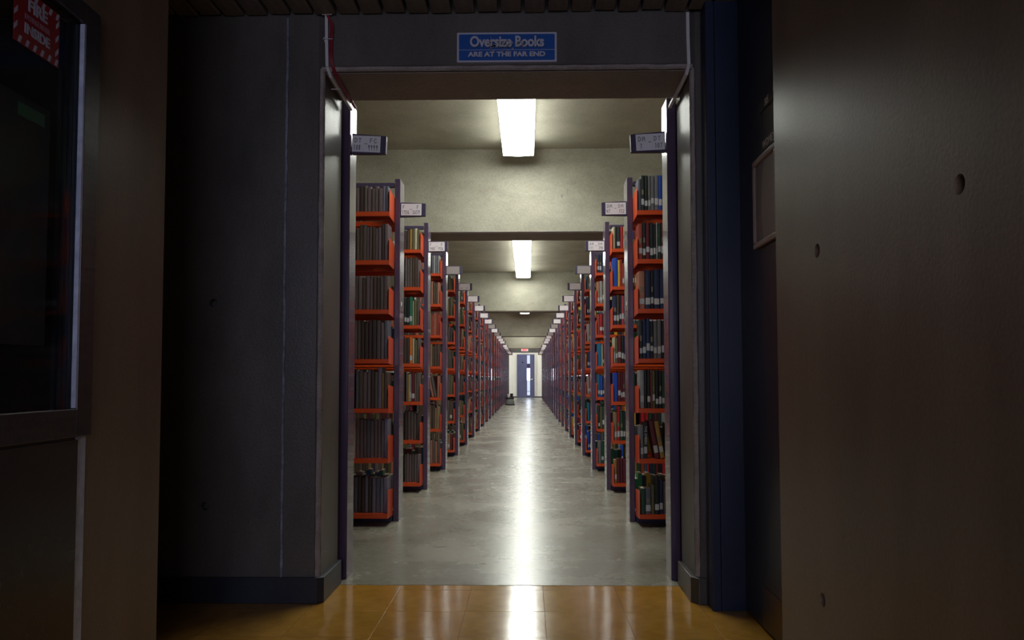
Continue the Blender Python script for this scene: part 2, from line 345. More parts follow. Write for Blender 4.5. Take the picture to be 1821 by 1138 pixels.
# ---------------------------------------------------------------- lamps
def fixture_mesh():
    n = 12; pr = [(-.154, .058), (-.156, .05), (-.156, .03)]
    for i in range(n+1):
        a = PI*i/n; pr.append((-.150*math.cos(a), .022-.022*math.sin(a)))
    pr += [(.156, .03), (.156, .05), (.154, .058)]
    return MB().prism(pr, 'y', .004, 1.212).mesh('diffuser', M['tube'])
dm = fixture_mesh()
hm = MB().box(-.148, .148, 0, 1.216, .058, .158).mesh('housing', M['fix'], .003)
em = MB().box(-.155, .155, 0, .0035, .004, .058).mesh('end_cap', M['fix'])
words = {0: 'nearest ceiling bay', 1: 'second ceiling bay', 2: 'third ceiling bay', 3: 'fourth ceiling bay', 4: 'last bay (unseen, added)'}
ordn = ['first', 'second', 'third', 'fourth', 'fifth', 'sixth', 'seventh', 'eighth', 'ninth', 'tenth', 'eleventh', 'twelfth', 'thirteenth', 'fourteenth', 'fifteenth', 'sixteenth', 'seventeenth', 'eighteenth', 'nineteenth', 'twentieth', 'twenty-first', 'twenty-second', 'twenty-third', 'twenty-fourth']
for bay, (ye, n) in enumerate(((7.86, 3), (17.52, 7), (27.3, 7), (33.2, 3), (35.9, 1))):  # last bay: one unseen unit added to lighten the end wall
    if bay == 0:   # a half-length unit closes the first row behind the lintel
        f = empty('fluorescent_light', (0, 3.58, 3.119)); tag(f, 'half-length white strip light nearest the lintel of the doorway', 'light', 'ceiling strip lights'); f.scale = (1, .5, 1)
        link('diffuser', dm, f); link('housing', hm, f); link('end_cap', em, f); link('end_cap', em, f, (0, 1.2125, 0))
    for j in range(n):
        f = empty('fluorescent_light', (0, ye-1.22*(j+1), 3.119))
        tag(f, 'white fluorescent strip light, %s from the far beam of the %s' % (ordn[j], words[bay]), 'light', 'ceiling strip lights')
        link('diffuser', dm, f); link('housing', hm, f); link('end_cap', em, f); link('end_cap', em, f, (0, 1.2125, 0))
# ---------------------------------------------------------------- book ranges
A = .7091; D0, SP = 3.478, 1.393; NR = 23
PW, PD, PH = .034, .17, 2.13
SHD, SHL = .178, .9
SZ = [.076, .402, .700, .995, 1.292, 1.590, 1.885]
pm = MB().box(0, PW, 0, PD, 0, PH).mesh('post', M['purple'], .003)
pm0 = MB().box(0, .042, 0, .13, 0, PH).mesh('post', M['purple'], .003)
rm = MB().box(0, SHL, 0, .03, 0, .028).mesh('top_rail', M['purple_dark'], .002)
def shelf_geo(m):
    m.box(0, SHL, .0, SHD, -.002, 0); m.box(0, SHL, 0, .002, -.026, .0); m.box(0, SHL, .012, .014, -.026, -.002); m.box(0, SHL, SHD-.002, SHD, -.02, .01)
    m.box(0, SHL, .0, .014, -.027, -.025); return m
def bracket_geo(m, x):
    pts = [(.0, -.027), (SHD-.002, -.036), (SHD-.002, .128), (.022, .138), (.010, .134), (.002, .122)]
    m.prism(pts, 'x', x, x+.003)
    return m
shm = shelf_geo(MB()).mesh('shelf', M['orange'])
brm = bracket_geo(MB(), 0).mesh('bracket', M['orange'])
shfar = bracket_geo(bracket_geo(shelf_geo(MB()), -.003), SHL).mesh('shelf', M['orange'])
footm = MB().box(0, SHL, 0, .20, 0, .036).mesh('foot', M['purple_dark'], .003)
capm = MB().prism([(0, 0), (.008, .0), (.155, .006), (.155, .086), (.0, .092)], 'y', 0, .03).mesh('sign_holder', M['purple_dark'], .002)
SIGNS = {('L', 0): ('DT', 'FC', '108', '9999'), ('R', 0): ('DA', 'DT', '1', '107'), ('L', 1): ('F', 'F', '1926', '2659'), ('R', 1): ('DA', 'DA', '47', '152'),
         ('L', 2): ('F', 'F', '1402', '1926'), ('R', 2): ('DA', 'DA', '111', '390'), ('L', 3): ('F', 'F', '1060', '1213'), ('R', 3): ('DA', 'DA', '485', '566'),
         ('L', 4): ('F', 'F', '1001', '1045')}
cardm = {}
for kk, mm in (('card', M['card']), ('card_grey', M['card_grey']), ('card_yellow', M['card_yellow'])):
    cardm[kk] = MB().box(0, .128, -.0012, 0, .009, .083).mesh('card', mm)
mull = {}
def bookcase(side, k):
    """root at the aisle face of the end post; local +x runs away from the aisle (mirrored on the right by placing parts at -x)"""
    sg = -1 if side == 'L' else 1
    yy = D0+SP*k
    r = empty('bookcase', (sg*A, yy, 0))
    sw = {'L': 'left', 'R': 'right'}[side]
    txt = SIGNS.get((side, k))
    if k == 0: lab = 'purple steel bookcase, its end post just inside the %s jamb of the doorway' % sw
    else: lab = 'purple steel bookcase with orange shelves, %s %s of the aisle from the doorway' % (ordn[k], sw)
    if k == NR-1: lab = 'last purple steel bookcase %s of the aisle beside the far door' % sw
    tag(r, lab, 'bookcase', 'bookcases along the aisle')
    def X(a, wd): return a if sg > 0 else -a-wd      # left-hand local x for an item occupying [a, a+wd]
    nsec = 2 if k <= 2 else 1
    if k == 0:
        link('post', pm0, r, (X(0, .042), 0, 0)); xs = .036
        um = MB(); um.box(X(.043, .012), X(.043, .012)+.012, -.055, .12, 0, 2.10)
        um.build('slotted_upright', M['black'], r)
    else:
        link('post', pm, r, (X(0, PW), 0, 0)); xs = PW-.007
    pd = .13 if k == 0 else PD
    for s in range(nsec):
        x0 = xs+.012+s*(SHL+PW+.020)
        link('post', pm, r, (X(x0+SHL+.004, PW), 0, 0))
        link('top_rail', rm, r, (X(x0, SHL), 0, 2.077))
        link('foot', footm, r, (X(x0, SHL), pd/2-.10, 0))
        for z in SZ:
            for bk in (0, 1):
                if k == 0 and not bk: continue
                o = link('shelf', shm if k <= 7 else shfar, r)
                o.location = (X(x0, SHL), -SHD if not bk else pd+SHD, z)
                if bk: o.rotation_euler = (0, 0, PI); o.location.x += SHL
                if k <= 7:
                    for e in (0, 1):
                        b = link('bracket', brm, o)
                        fl_ = (e == 1)
                        b.location = (-.0035 if not fl_ else SHL+.0035, 0, 0)
                        if fl_: b.scale = (-1, 1, 1)
                        if not fl_ : pass
    # range sign flag
    if k != 15:
        kind = 'card_grey' if k in (3, 9) else ('card_yellow' if k == NR-1 else 'card')
        h = link('sign_holder', capm, r)
        droop = {0: .045, 1: .012}.get(k, 0.0)
        if sg < 0:
            h.location = (.0005, .022, 1.894)
            h.rotation_euler = (0, droop, 0)
            cx = .002
        else:
            h.location = (-.0005, .022, 1.894); h.scale = (-1, 1, 1); h.rotation_euler = (0, -droop, 0); cx = .008
        c = link('card', cardm[kind], h, (cx if sg < 0 else .004, -.0002, 0))
        if txt and kind != 'x':
            mb = MB(); a, b2, c2, d2 = txt; p4 = .0118
            th = .0022 if k < 2 else .0022
            scrawl(mb, a, .012, .051, .014, .020, -.0016, .018, th); scrawl(mb, b2, .118-.018*len(b2), .051, .014, .020, -.0016, .018, th)
            scrawl(mb, c2, .008 if len(c2) > 1 else .020, .018, .0095, .022, -.0016, p4, th); scrawl(mb, d2, .121-p4*len(d2), .018, .0095, .022, -.0016, p4, th)
            scrawl(mb, '-', .058, .038, .014, .016, -.0016, .018, th)
            t = mb.build('lettering', M['ink'] if k < 3 else M['card_grey'], h)
            if sg > 0:   # undo the mirror of the holder so that the writing reads
                t.data.transform(Matrix.Diagonal((-1, 1, 1, 1))); t.data.transform(Matrix.Translation((.134, 0, 0))); t.data.flip_normals()
            t.location = (0, 0, 0)
    if k == 1:
        bx('sticker', M['card'], *( (-.0002, .0012) if sg < 0 else (-.0012, .0002) ), .06, .085, 1.335, 1.36, r)
    return r
for k in range(NR):
    for s in 'LR': bookcase(s, k)
# ---------------------------------------------------------------- books
BC = {'dark brown': (0.054, 0.036, 0.032), 'grey brown': (0.108, 0.085, 0.076), 'mauve grey': (0.15, 0.112, 0.12), 'slate grey': (0.108, 0.108, 0.137), 'tan': (.25, .17, .09),
      'umber': (0.083, 0.052, 0.037), 'black': (.012, .013, .015), 'green black': (.015, .024, .02), 'dark green': (.012, .06, .035), 'green': (.02, .16, .08),
      'navy': (.012, .022, .07), 'dark blue': (.015, .035, .10), 'blue': (.01, .06, .40), 'teal blue': (.01, .13, .25), 'red': (.42, .012, .02),
      'maroon': (.11, .012, .022), 'brick red': (.30, .05, .03), 'rust': (0.36, 0.15, 0.095), 'orange': (.65, .16, .02), 'yellow': (.65, .42, .03),
      'olive': (.12, .11, .05), 'light grey': (.28, .28, .29), 'grey': (.14, .14, .155), 'cream': (.50, .46, .32), 'ochre': (.32, .18, .04), 'pink red': (.40, .05, .08), 'lilac grey': (0.173, 0.158, 0.216), 'bright green': (.03, .30, .07)}
BN = list(BC); BM = {}
for n in BN:
    c = BC[n]
    BM[n] = varied(n+' cloth', tuple(v*.85 for v in c), tuple(min(1, v*1.15) for v in c), 14, (.42, .6), .25, 260, bdist=.0006, stretch=(1, 1, .3))
ub = MB()   # unit book: spine towards -y with rounded back, open hollow for pages kept simple
ub.prism([(0.0, .05), (.12, .008), (.5, 0), (.88, .008), (1, .05), (1, 1), (.93, 1), (.93, .06), (.07, .06), (.07, 1), (0, 1)], 'z', 0, 1)
bookm = ub.mesh('book', BM['black'])
pagem = MB().box(.07, .93, .06, .98, .015, .975).mesh('page_block', M['pages'])
labm = MB().prism([(.06, .0245), (.14, .0), (.5, -.006), (.86, .0), (.94, .0245), (.94, .03), (.06, .03)], 'z', 0, 1).mesh('spine_label', M['label'])
gm = MB()
for z0, z1 in ((.0, .35),): gm.prism([(.2, .002), (.5, -.006), (.8, .002), (.8, .02), (.2, .02)], 'z', z0, z1)
titm = gm.mesh('spine_title', M['gold'])
def book(side, k, si, idx, n_, x, z, w_, d_, h_, col, lab=True, title=False, lean=0, recess=.012, phrase=None):
    """x: distance of the book's aisle-side edge from the aisle face of the end post"""
    sg = -1 if side == 'L' else 1
    y = D0+SP*k-SHD+recess
    lx = sg*(A+x) if sg > 0 else -(A+x)-w_
    o = link('book', bookm); o.location = (lx, y, z+.0008); o.scale = (w_, d_, h_)
    if lean: o.rotation_euler = (0, lean, 0)
    o.material_slots[0].link = 'OBJECT'; o.material_slots[0].material = BM[col]
    sw = 'left' if side == 'L' else 'right'
    place = {0: 'bottom', 1: 'second-lowest', 2: 'third-lowest', 3: 'middle', 4: 'third-highest', 5: 'second-highest', 6: 'top'}[si]
    case = {1: 'nearest stocked', 2: 'second stocked', 3: 'third stocked'}[k]
    tag(o, '%s book, %s from aisle on %s shelf of %s %s bookcase' % (phrase or col, ordn[idx], place, case, sw), 'book', 'books on the %s hand shelves' % sw)
    p = link('page_block', pagem, o)
    if lab:
        l = link('spine_label', labm, o, (0, 0, random.choice((.11, .13, .14, .16, .2)))); l.scale = (1, 1, random.uniform(.030, .044)/h_)
    if title:
        t = link('spine_title', titm, o, (0, 0, .45)); t.scale = (1, 1, .4)
    return o
# what stands on the nearest shelves, bottom to top, from the aisle outwards: (colour, width mm, height mm, label)
RS = {}
RS['R', 1] = [
 [('dark green', 26, 150, 0), ('slate grey', 34, 150, 1), ('olive', 18, 170, 0), ('black', 28, 220, 1), ('navy', 22, 200, 1), ('grey brown', 24, 190, 0)],
 [('grey', 20, 195, 1), ('black', 22, 215, 2), ('maroon', 28, 225, 1), ('ochre', 26, 220, 1), ('black', 22, 210, 1), ('navy', 26, 210, 1)],
 [('light grey', 26, 225, 1), ('black', 15, 225, 0), ('black', 19, 228, 1), ('brick red', 8, 215, 0), ('olive', 18, 220, 1), ('black', 20, 226, 1), ('black', 16, 224, 1), ('dark green', 22, 220, 1)],
 [('green black', 18, 232, 1), ('navy', 21, 225, 1), ('dark blue', 22, 238, 1), ('black', 20, 220, 1), ('grey', 22, 224, 1), ('grey', 22, 228, 1), ('black', 22, 226, 1), ('black', 22, 226, 1)],
 [('rust', 36, 226, 1), ('navy', 32, 232, 1), ('black', 17, 226, 1), ('navy', 36, 236, 1), ('navy', 36, 236, 1), ('black', 22, 236, 1)],
 [('brick red', 24, 215, 1), ('black', 18, 222, 1), ('maroon', 22, 216, 1), ('green black', 20, 222, 1), ('black', 14, 212, 1), ('light grey', 10, 222, 1), ('dark green', 18, 216, 1), ('maroon', 22, 222, 1)],
 [('slate grey', 17, 205, 0), ('green black', 19, 226, 1), ('green black', 19, 226, 1), ('grey', 17, 226, 1), ('grey', 20, 226, 1), ('grey', 24, 226, 1), ('blue', 20, 226, 1), ('navy', 22, 226, 1)]]
RS['R', 2] = [
 [('ochre', 16, 175, 1), ('maroon', 24, 185, 0), ('maroon', 20, 185, 0), ('maroon', 22, 180, 0), ('black', 20, 190, 1)],
 [('tan', 20, 215, 1), ('red', 22, 230, 1), ('dark green', 22, 215, 1), ('green black', 16, 220, 1), ('teal blue', 20, 220, 1)],
 [('blue', 28, 220, 0), ('maroon', 22, 230, 1), ('maroon', 14, 220, 1), ('maroon', 14, 225, 1), ('grey', 20, 220, 1)],
 [('cream', 12, 200, 1), ('olive', 18, 195, 1), ('maroon', 26, 215, 1), ('green black', 18, 215, 1), ('navy', 20, 210, 1)],
 [('navy', 24, 225, 1), ('umber', 18, 232, 1), ('black', 16, 225, 1), ('pink red', 20, 225, 1), ('grey', 20, 225, 1)],
 [('blue', 34, 222, 0), ('yellow', 18, 205, 0), ('red', 14, 212, 0), ('brick red', 16, 180, 1), ('navy', 20, 210, 1)],
 [('cream', 16, 225, 0), ('black', 10, 225, 0), ('green black', 27, 236, 1), ('red', 20, 222, 0), ('yellow', 14, 225, 1), ('grey', 20, 225, 1)]]
RS['R', 3] = [
 [('grey', 26, 210, 0), ('dark green', 26, 205, 1), ('green', 18, 180, 0), ('navy', 20, 200, 1)],
 [('green black', 18, 215, 1), ('olive', 20, 210, 0), ('dark green', 20, 200, 1), ('black', 20, 200, 1)],
 [('teal blue', 20, 215, 1), ('blue', 22, 205, 1), ('navy', 20, 200, 1), ('grey', 20, 200, 1)],
 [('teal blue', 36, 215, 0), ('cream', 10, 205, 0), ('green black', 20, 200, 1), ('black', 20, 200, 1)],
 [('brick red', 20, 195, 0), ('red', 24, 200, 1), ('maroon', 20, 200, 1), ('tan', 20, 190, 1)],
 [('rust', 22, 210, 1), ('light grey', 24, 215, 1), ('olive', 16, 205, 1), ('black', 20, 200, 1)],
 [('navy', 22, 230, 1), ('green black', 18, 225, 1), ('dark blue', 18, 220, 0), ('black', 20, 200, 1)]]
random.seed(31)
def rndrow(cols, wr_, hr, n, jit=.5):
    h0 = random.uniform(*hr); out = []
    for i in range(n): out.append((random.choice(cols), random.uniform(*wr_), h0+random.uniform(-12, 12)*jit, 0))
    return out
RS['L', 1] = [
 rndrow(['lilac grey', 'slate grey', 'mauve grey', 'dark brown'], (18, 26), (210, 216), 9, .5),
 rndrow(['lilac grey', 'mauve grey', 'slate grey'], (17, 23), (224, 230), 10, .6),
 rndrow(['mauve grey', 'grey brown', 'dark brown', 'slate grey'], (18, 25), (222, 228), 9, .8),
 rndrow(['grey brown', 'dark brown', 'mauve grey'], (18, 26), (224, 232), 9, 1),
 rndrow(['mauve grey', 'grey brown', 'mauve grey', 'umber'], (18, 24), (196, 202), 10, .6),
 rndrow(['dark brown', 'grey brown', 'mauve grey', 'umber'], (14, 24), (205, 215), 10, 1.4),
 rndrow(['umber', 'grey brown', 'mauve grey', 'dark brown'], (18, 26), (150, 156), 9, 1)]
RS['L', 1][2][2] = ('lilac grey', 24, 245, 0)
RS['L', 1][2][0] = ('umber', 20, 215, 0); RS['L', 1][2][1] = ('ochre', 9, 210, 0)
RS['L', 1][1][-1] = ('cream', 18, 222, 0)
RS['L', 1][3][0] = ('slate grey', 20, 232, 0); RS['L', 1][6][0] = ('slate grey', 17, 158, 0); RS['L', 1][6][1] = ('lilac grey', 14, 158, 0)
RS['L', 2] = [
 rndrow(['mauve grey', 'grey brown'], (15, 20), (210, 220), 6, .5),
 rndrow(['dark brown', 'grey brown', 'black'], (15, 24), (215, 225), 6, 1.2),
 [('grey brown', 24, 225, 0), ('tan', 8, 215, 0), ('maroon', 26, 225, 1), ('light grey', 12, 215, 1), ('yellow', 8, 210, 0), ('mauve grey', 20, 220, 0)],
 [('grey brown', 16, 200, 0), ('olive', 20, 180, 0), ('cream', 14, 195, 0), ('orange', 22, 205, 1), ('dark brown', 20, 200, 0), ('umber', 20, 200, 0)],
 [('grey brown', 20, 190, 0), ('olive', 22, 200, 0), ('cream', 10, 190, 0), ('green', 24, 222, 1), ('black', 18, 215, 1), ('green black', 18, 215, 1)],
 rndrow(['grey brown', 'mauve grey', 'umber'], (16, 20), (215, 225), 6, 1),
 [('olive', 20, 160, 0), ('cream', 20, 166, 0), ('olive', 16, 162, 0), ('ochre', 20, 160, 0), ('umber', 20, 155, 0), ('dark brown', 20, 150, 0)]]
RS['L', 3] = [rndrow(c, (13, 24), (200, 222), 5, 1.5) for c in (['rust', 'grey brown'], ['umber', 'tan'], ['rust', 'maroon', 'grey brown'], ['tan', 'rust', 'umber'], ['rust', 'tan', 'brick red'], ['tan', 'umber', 'rust'], ['grey', 'black', 'light grey'])]
LEN_IND = {}
for (side, k), rows in RS.items():
    for si, row in enumerate(rows):
        x = PW+.011
        if si == 6 and (side, k) != ('R', 1): row = [(c_, w__, min(h__, 172), l__) for c_, w__, h__, l__ in row]
        elif si == 6: row = [(c_, w__, h__-14, l__) for c_, w__, h__, l__ in row]
        lean_next = None
        for i, (col, wm, hm_, lb) in enumerate(row):
            wd = wm/1000; hh = min(hm_/1000, .262)
            ln = 0; ph = None
            if (side, k, si, i) == ('R', 1, 1, 2): ln = -.17; x += .042; ph = 'leaning maroon'
            elif (side, k, si, i) == ('R', 1, 1, 3): ln = -.17; ph = 'leaning ochre'; x += .004
            elif (side, k, si) == ('R', 1, 1) and i == 4: x += .003
            elif side == 'L' and k == 3 and si == 2 and i in (1, 2): ln = -.20; x += .003; ph = 'leaning '+col
            elif side == 'L' and k == 3 and si == 2 and i == 3: x += .052
            rec = random.uniform(.008, .016)+(.03 if (side == 'L' and si < 2 and k < 3) else 0)
            b = book(side, k, si, i, len(row), x, SZ[si], wd, random.uniform(.112, .125), hh, col, bool(lb), title=(side == 'R' and lb and random.random() < .4), lean=ln, recess=rec, phrase=ph)
            if ln and side == 'R': b.location.z += .0005; b.location.x += 0
            if ln and side == 'L': b.location.z += .0005+wd*math.sin(abs(ln))*0
            if lb == 2:
                t = text('spine_lettering', 'THE EMPIRE', .021, M['label'], b, (.5, -.012, .64), (0, 0, 0), 1)
                t.data.transform(Matrix.Rotation(PI/2, 4, 'X') @ Matrix.Rotation(-PI/2, 4, 'Z')); t.data.transform(Matrix.Diagonal((1/wd, 1/.14, 1/hh, 1)))
            if ln < 0 : 
                if side == 'R': b.location.z += .0008
            x += wd+random.uniform(.0006, .0018)
        LEN_IND[side, k, si] = x+.01
# every further book: one object of countless spines
random.seed(77)
SM = MB(); SMN = BN+['_label', '_page']
SMM = [BM[n] for n in BN]+[M['label'], M['pages']]
MIX = {'L': [['dark brown', 'grey brown', 'mauve grey', 'umber', 'tan', 'rust', 'grey brown', 'umber', 'maroon', 'olive'], ['cream', 'tan', 'slate grey', 'green', 'red', 'teal blue', 'dark brown', 'light grey']],
       'R': [['black', 'green black', 'navy', 'maroon', 'brick red', 'grey', 'dark green', 'olive', 'light grey', 'blue', 'teal blue', 'umber', 'ochre', 'yellow', 'red'],
             ['navy', 'maroon', 'green', 'bright green', 'yellow', 'black', 'red', 'olive', 'light grey']]}
def bulk(side, k, bk, si, xa, xb):
    sg = -1 if side == 'L' else 1
    pd = .13 if k == 0 else PD
    x = xa; pal = MIX[side][bk]
    hb = random.uniform(.17, .222) if si < 6 else random.uniform(.145, .16)
    while x < xb:
        wd = random.uniform(.016, .034); h = hb+random.uniform(-.018, .022); d = random.uniform(.11, .13)
        if x+wd > xb: break
        if random.random() < .02: x += .04
        a = sg*(A+x); b = sg*(A+x+wd-.001); x0, x1 = min(a, b), max(a, b)
        yb = D0+SP*k
        if not bk: y0 = yb-SHD+random.uniform(.006, .02); y1 = y0+d
        else: y1 = yb+pd+SHD-random.uniform(.006, .02); y0 = y1-d
        z = SZ[si]+.0008; ci = BN.index(random.choice(pal))
        n = len(SM.v)
        e = min(.004, wd*.2); y0r = y0+e if not bk else y0; y1r = y1-e if bk else y1
        if k <= 9:
            if not bk: poly = [(x0, y0+e), (x0+e, y0), (x1-e, y0), (x1, y0+e), (x1, y1), (x0, y1)]
            else: poly = [(x0, y0), (x1, y0), (x1, y1-e), (x1-e, y1), (x0+e, y1), (x0, y1-e)]
            q = len(poly)
            SM.v += [(px, py_, z) for px, py_ in poly]+[(px, py_, z+h) for px, py_ in poly]
            SM.f += [tuple(n+q+i for i in range(q))]+[(n+i, n+(i+1) % q, n+q+(i+1) % q, n+q+i) for i in range(q)]
            SM.mi += [len(BN)+1]+[ci]*q
            if (side == 'R' or random.random() < .15) and not bk and random.random() < .75:
                n = len(SM.v); lz = z+.03; yl = y0-.0005
                SM.v += [(x0+e, yl, lz), (x1-e, yl, lz), (x1-e, yl, lz+.036), (x0+e, yl, lz+.036)]; SM.f.append((n, n+1, n+2, n+3)); SM.mi.append(len(BN))
        else:
            SM.box(x0, x1, y0, y1, z, z+h, ci)
        x += wd
for side in 'LR':
    for k in range(NR):
        nsec = 2 if k <= 2 else 1
        for s in range(nsec):
            xs0 = (.036 if k == 0 else PW-.007)+.012+s*(SHL+PW+.020)
            for si in range(7):
                for bk in (0, 1):
                    if k == 0 and not bk: continue
                    if k > 12 and bk: continue
                    a = xs0+.012
                    if s == 0 and not bk and (side, k, si) in LEN_IND: a = LEN_IND[side, k, si]
                    end = xs0+SHL-.014 if k <= 10 else xs0+.5
                    bulk(side, k, bk, si, a, end)
me = bpy.data.meshes.new('books'); me.from_pydata(SM.v, [], SM.f)
for mm in SMM: me.materials.append(mm)
me.polygons.foreach_set('material_index', SM.mi); me.update()
tag(link('books', me), 'countless further books filling the shelves deeper down the aisle', 'books', kind='stuff')
# ---------------------------------------------------------------- sign over the opening
s = empty('wall_sign', (.005, WY-.0005, 2.2105)); tag(s, 'blue and white Oversize Books sign on the concrete lintel above the opening', 'sign')
s.rotation_euler = (0, .002, 0)
def rrect(w_, h_, r, n=5):
    pts = []
    for cx, cy, a0 in ((w_/2-r, h_/2-r, 0), (-w_/2+r, h_/2-r, PI/2), (-w_/2+r, -h_/2+r, PI), (w_/2-r, -h_/2+r, 1.5*PI)):
        pts += [(cx+r*math.cos(a0+PI/2*i/n), cy+r*math.sin(a0+PI/2*i/n)) for i in range(n+1)]
    return pts
MB().prism(rrect(.402, .122, .003), 'y', -.003, 0).build('board', M['sign_white'], s)
MB().prism(rrect(.386, .107, .005), 'y', -.0036, -.003).build('blue_field', M['sign_blue'], s)
MB().box(-.193, .193, -.0042, -.0036, -.0115, -.0098).build('rule', M['sign_white'], s)
F = (PI/2, 0, 0)
text('lettering_shadow', 'Oversize Books', .060, M['sign_shadow'], s, (.0025, -.0040, .0195), F, .80, .0024, .0002, space=.97)
text('lettering', 'Oversize Books', .060, M['sign_white'], s, (.0005, -.0046, .0215), F, .80, .0020, .0002, space=.97)
text('lettering_shadow', 'ARE AT THE FAR END', .0265, M['sign_shadow'], s, (.0012, -.0040, -.0305), F, 1.2, .0012, .0002)
text('lettering', 'ARE AT THE FAR END', .0265, M['sign_white'], s, (0, -.0046, -.0295), F, 1.2, .0012, .0002)
random.seed(13)
for i in range(46):
    t = random.random(); cx = -.075+.15*t+random.uniform(-.006, .006); cz = .012+random.gauss(0, .012)-(.022 if .4 < t and random.random() < .3 else 0)
    if i < 6: cx, cz = -.066+i*.005, .006-abs(i-3)*.004
    n = 7; pts = [(cx+random.uniform(.0015, .0085)*math.cos(2*PI*j/n), cz+random.uniform(.001, .0048)*math.sin(2*PI*j/n)) for j in range(n)]
    MB().prism(pts, 'y', -.0052, -.0046).build('worn_patch', M['wear'] if random.random() < .7 else M['wear2'], s)
# ---------------------------------------------------------------- cable raceways
def strip(path, wx, wy):
    m = MB(); path = [Vector(p) for p in path]
    for a, b in zip(path, path[1:]):
        d = (b-a).normalized(); u = Vector((1, 0, 0)); v = d.cross(u).normalized(); u = v.cross(d)
        a2 = a-d*.001; b2 = b+d*.001
        vs = [p+u*i*wx/2+v*j*wy/2 for p in (a2, b2) for i, j in ((-1, -1), (1, -1), (1, 1), (-1, 1))]
        m.add(vs, [(0, 1, 2, 3), (4, 7, 6, 5), (0, 4, 5, 1), (1, 5, 6, 2), (2, 6, 7, 3), (3, 7, 4, 0)])
    return m
rc = empty('cable_raceway', (0, 0, 0)); tag(rc, 'white raceway with red cables running down to the left bookcase post', 'cable raceway')
strip([(-.724, WY-.009, 2.357), (-.7225, WY-.009, 2.25), (-.719, WY-.009, 2.135), (-.712, WY+.018, 2.108), (-.703, 3.468, 2.086)], .012, .014).build('channel', M['raceway'], rc, .001)
import itertools
def smooth_path(p, n=8):
    p = [Vector(q) for q in p]; out = []
    for i in range(len(p)-1):
        p0 = p[max(i-1, 0)]; p1 = p[i]; p2 = p[i+1]; p3 = p[min(i+2, len(p)-1)]
        for j in range(n):
            t = j/n; out.append(.5*((2*p1)+(-p0+p2)*t+(2*p0-5*p1+4*p2-p3)*t*t+(-p0+3*p1-3*p2+p3)*t**3))
    return out+[p[-1]]
for i, (dx, mm) in enumerate(((0, 'cable_red'), (.005, 'cable_red'), (.0095, 'cable_red'))):
    p = smooth_path([(-.736+dx*.5, WY-.02, 2.375), (-.723+dx*.6, WY-.016, 2.345), (-.706+dx, WY-.012, 2.30), (-.709+dx, WY-.012, 2.24), (-.707+dx, WY-.012, 2.16), (-.694+dx, WY+.03, 2.105), (-.69+dx, 3.28, 2.096), (-.688+dx*.8, 3.468, 2.09)])
    MB().tube(p, .0027, 7).build('cable', M[mm], rc, smooth=True)
MB().tube(smooth_path([(-.745, WY-.02, 2.372), (-.73, WY-.02, 2.356), (-.718, WY-.017, 2.352), (-.712, WY-.012, 2.362)]), .002, 6).build('cable', M['cable_blue'], rc, smooth=True)
for z, x in ((2.245, -.716), (2.345, -.72)):
    MB().box(x-.02, x+.02, WY-.020, WY-.016, z-.0015, z+.0015).build('cable_tie', M['tie'], rc)
MB().box(-.733, -.729, WY-.012, WY-.0005, 2.236, 2.243).build('clip', M['tie'], rc); MB().box(-.735, -.729, WY-.012, WY-.0005, 2.252, 2.256).build('clip', M['tie'], rc)
MB().box(-.727, -.689, 3.20, 3.205, 2.077, 2.080).build('cable_tie', M['tie'], rc)
rr = strip([(.731, WY-.005, 2.343), (.731, WY-.005, 2.25), (.7335, WY-.005, 2.133), (.729, WY+.02, 2.105), (.722, 3.468, 2.085)], .013, .012).build('cable_raceway', M['raceway'], None, .001)
tag(rr, 'white raceway running down to the right bookcase post, without red cables', 'cable raceway')
# ---------------------------------------------------------------- washroom door on the right
d2 = empty('door_2', (.907, 2.27, 0)); tag(d2, kind='structure')
m = MB(); m.box(.0, .026, 0, .755, .008, 2.40); m.build('door_leaf', M['blue_door'], d2, .002)
m = MB(); m.prism([(-.125, .76), (-.122, .758), (-.092, .758), (-.090, .7615), (-.088, .758), (.004, .758), (.004, .835), (-.125, .835)], 'z', .0, 2.352)
m.build('door_frame', M['blue_frame'], d2, .001)
MB().box(-.0022, -.0002, .12, .535, .012, .155).build('kick_plate', M['kick'], d2)
nb = empty('number_plaque', (.9066, 2.75, 1.805)); tag(nb, 'narrow black 305 number plaque high on the dark blue door', 'plaque')
MB().box(-.003, 0, -.20, 0, 0, .038).build('plate', M['plaque'], nb, .001)
text('lettering', '305', .034, M['gilt'], nb, (-.0032, -.085, .019), (PI/2, 0, -PI/2), .9, .0006)
wp = empty('name_plaque', (.9066, 2.758, 1.662)); tag(wp, 'narrow black WOMEN plaque above the notice on the dark blue door', 'plaque')
MB().box(-.003, 0, -.26, 0, 0, .042).build('plate', M['plaque'], wp, .001)
text('lettering', 'WOMEN', .036, M['gilt'], wp, (-.0032, -.04, .021), (PI/2, 0, -PI/2), 1, .0004, align='LEFT')
nf = empty('notice_frame', (.9066, 2.812, 1.335)); tag(nf, 'pale framed blank notice hanging on the dark blue door', 'notice frame')
m = MB()
fw, fh = .26, .315
m.box(-.014, 0, -fw, 0, 0, .020); m.box(-.014, 0, -fw, 0, fh-.020, fh); m.box(-.014, 0, -.020, 0, .02, fh-.02); m.box(-.014, 0, -fw, -fw+.020, .02, fh-.02)
m.build('frame', M['frame_pink'], nf, .004)
MB().box(-.006, -.001, -fw+.02, -.02, .02, fh-.02).build('notice', M['paper'], nf)
m = MB(); pts = [(-.245, .022), (-.10, .022)]+[(-.10+.022*math.sin(PI*i/16*1.1)-.01*(i/16), .022+.27*i/16) for i in range(1, 17)]+[(-.245, .293)]
m.prism(pts, 'x', -.0068, -.006).build('notice_sheet', M['paper2'], nf)
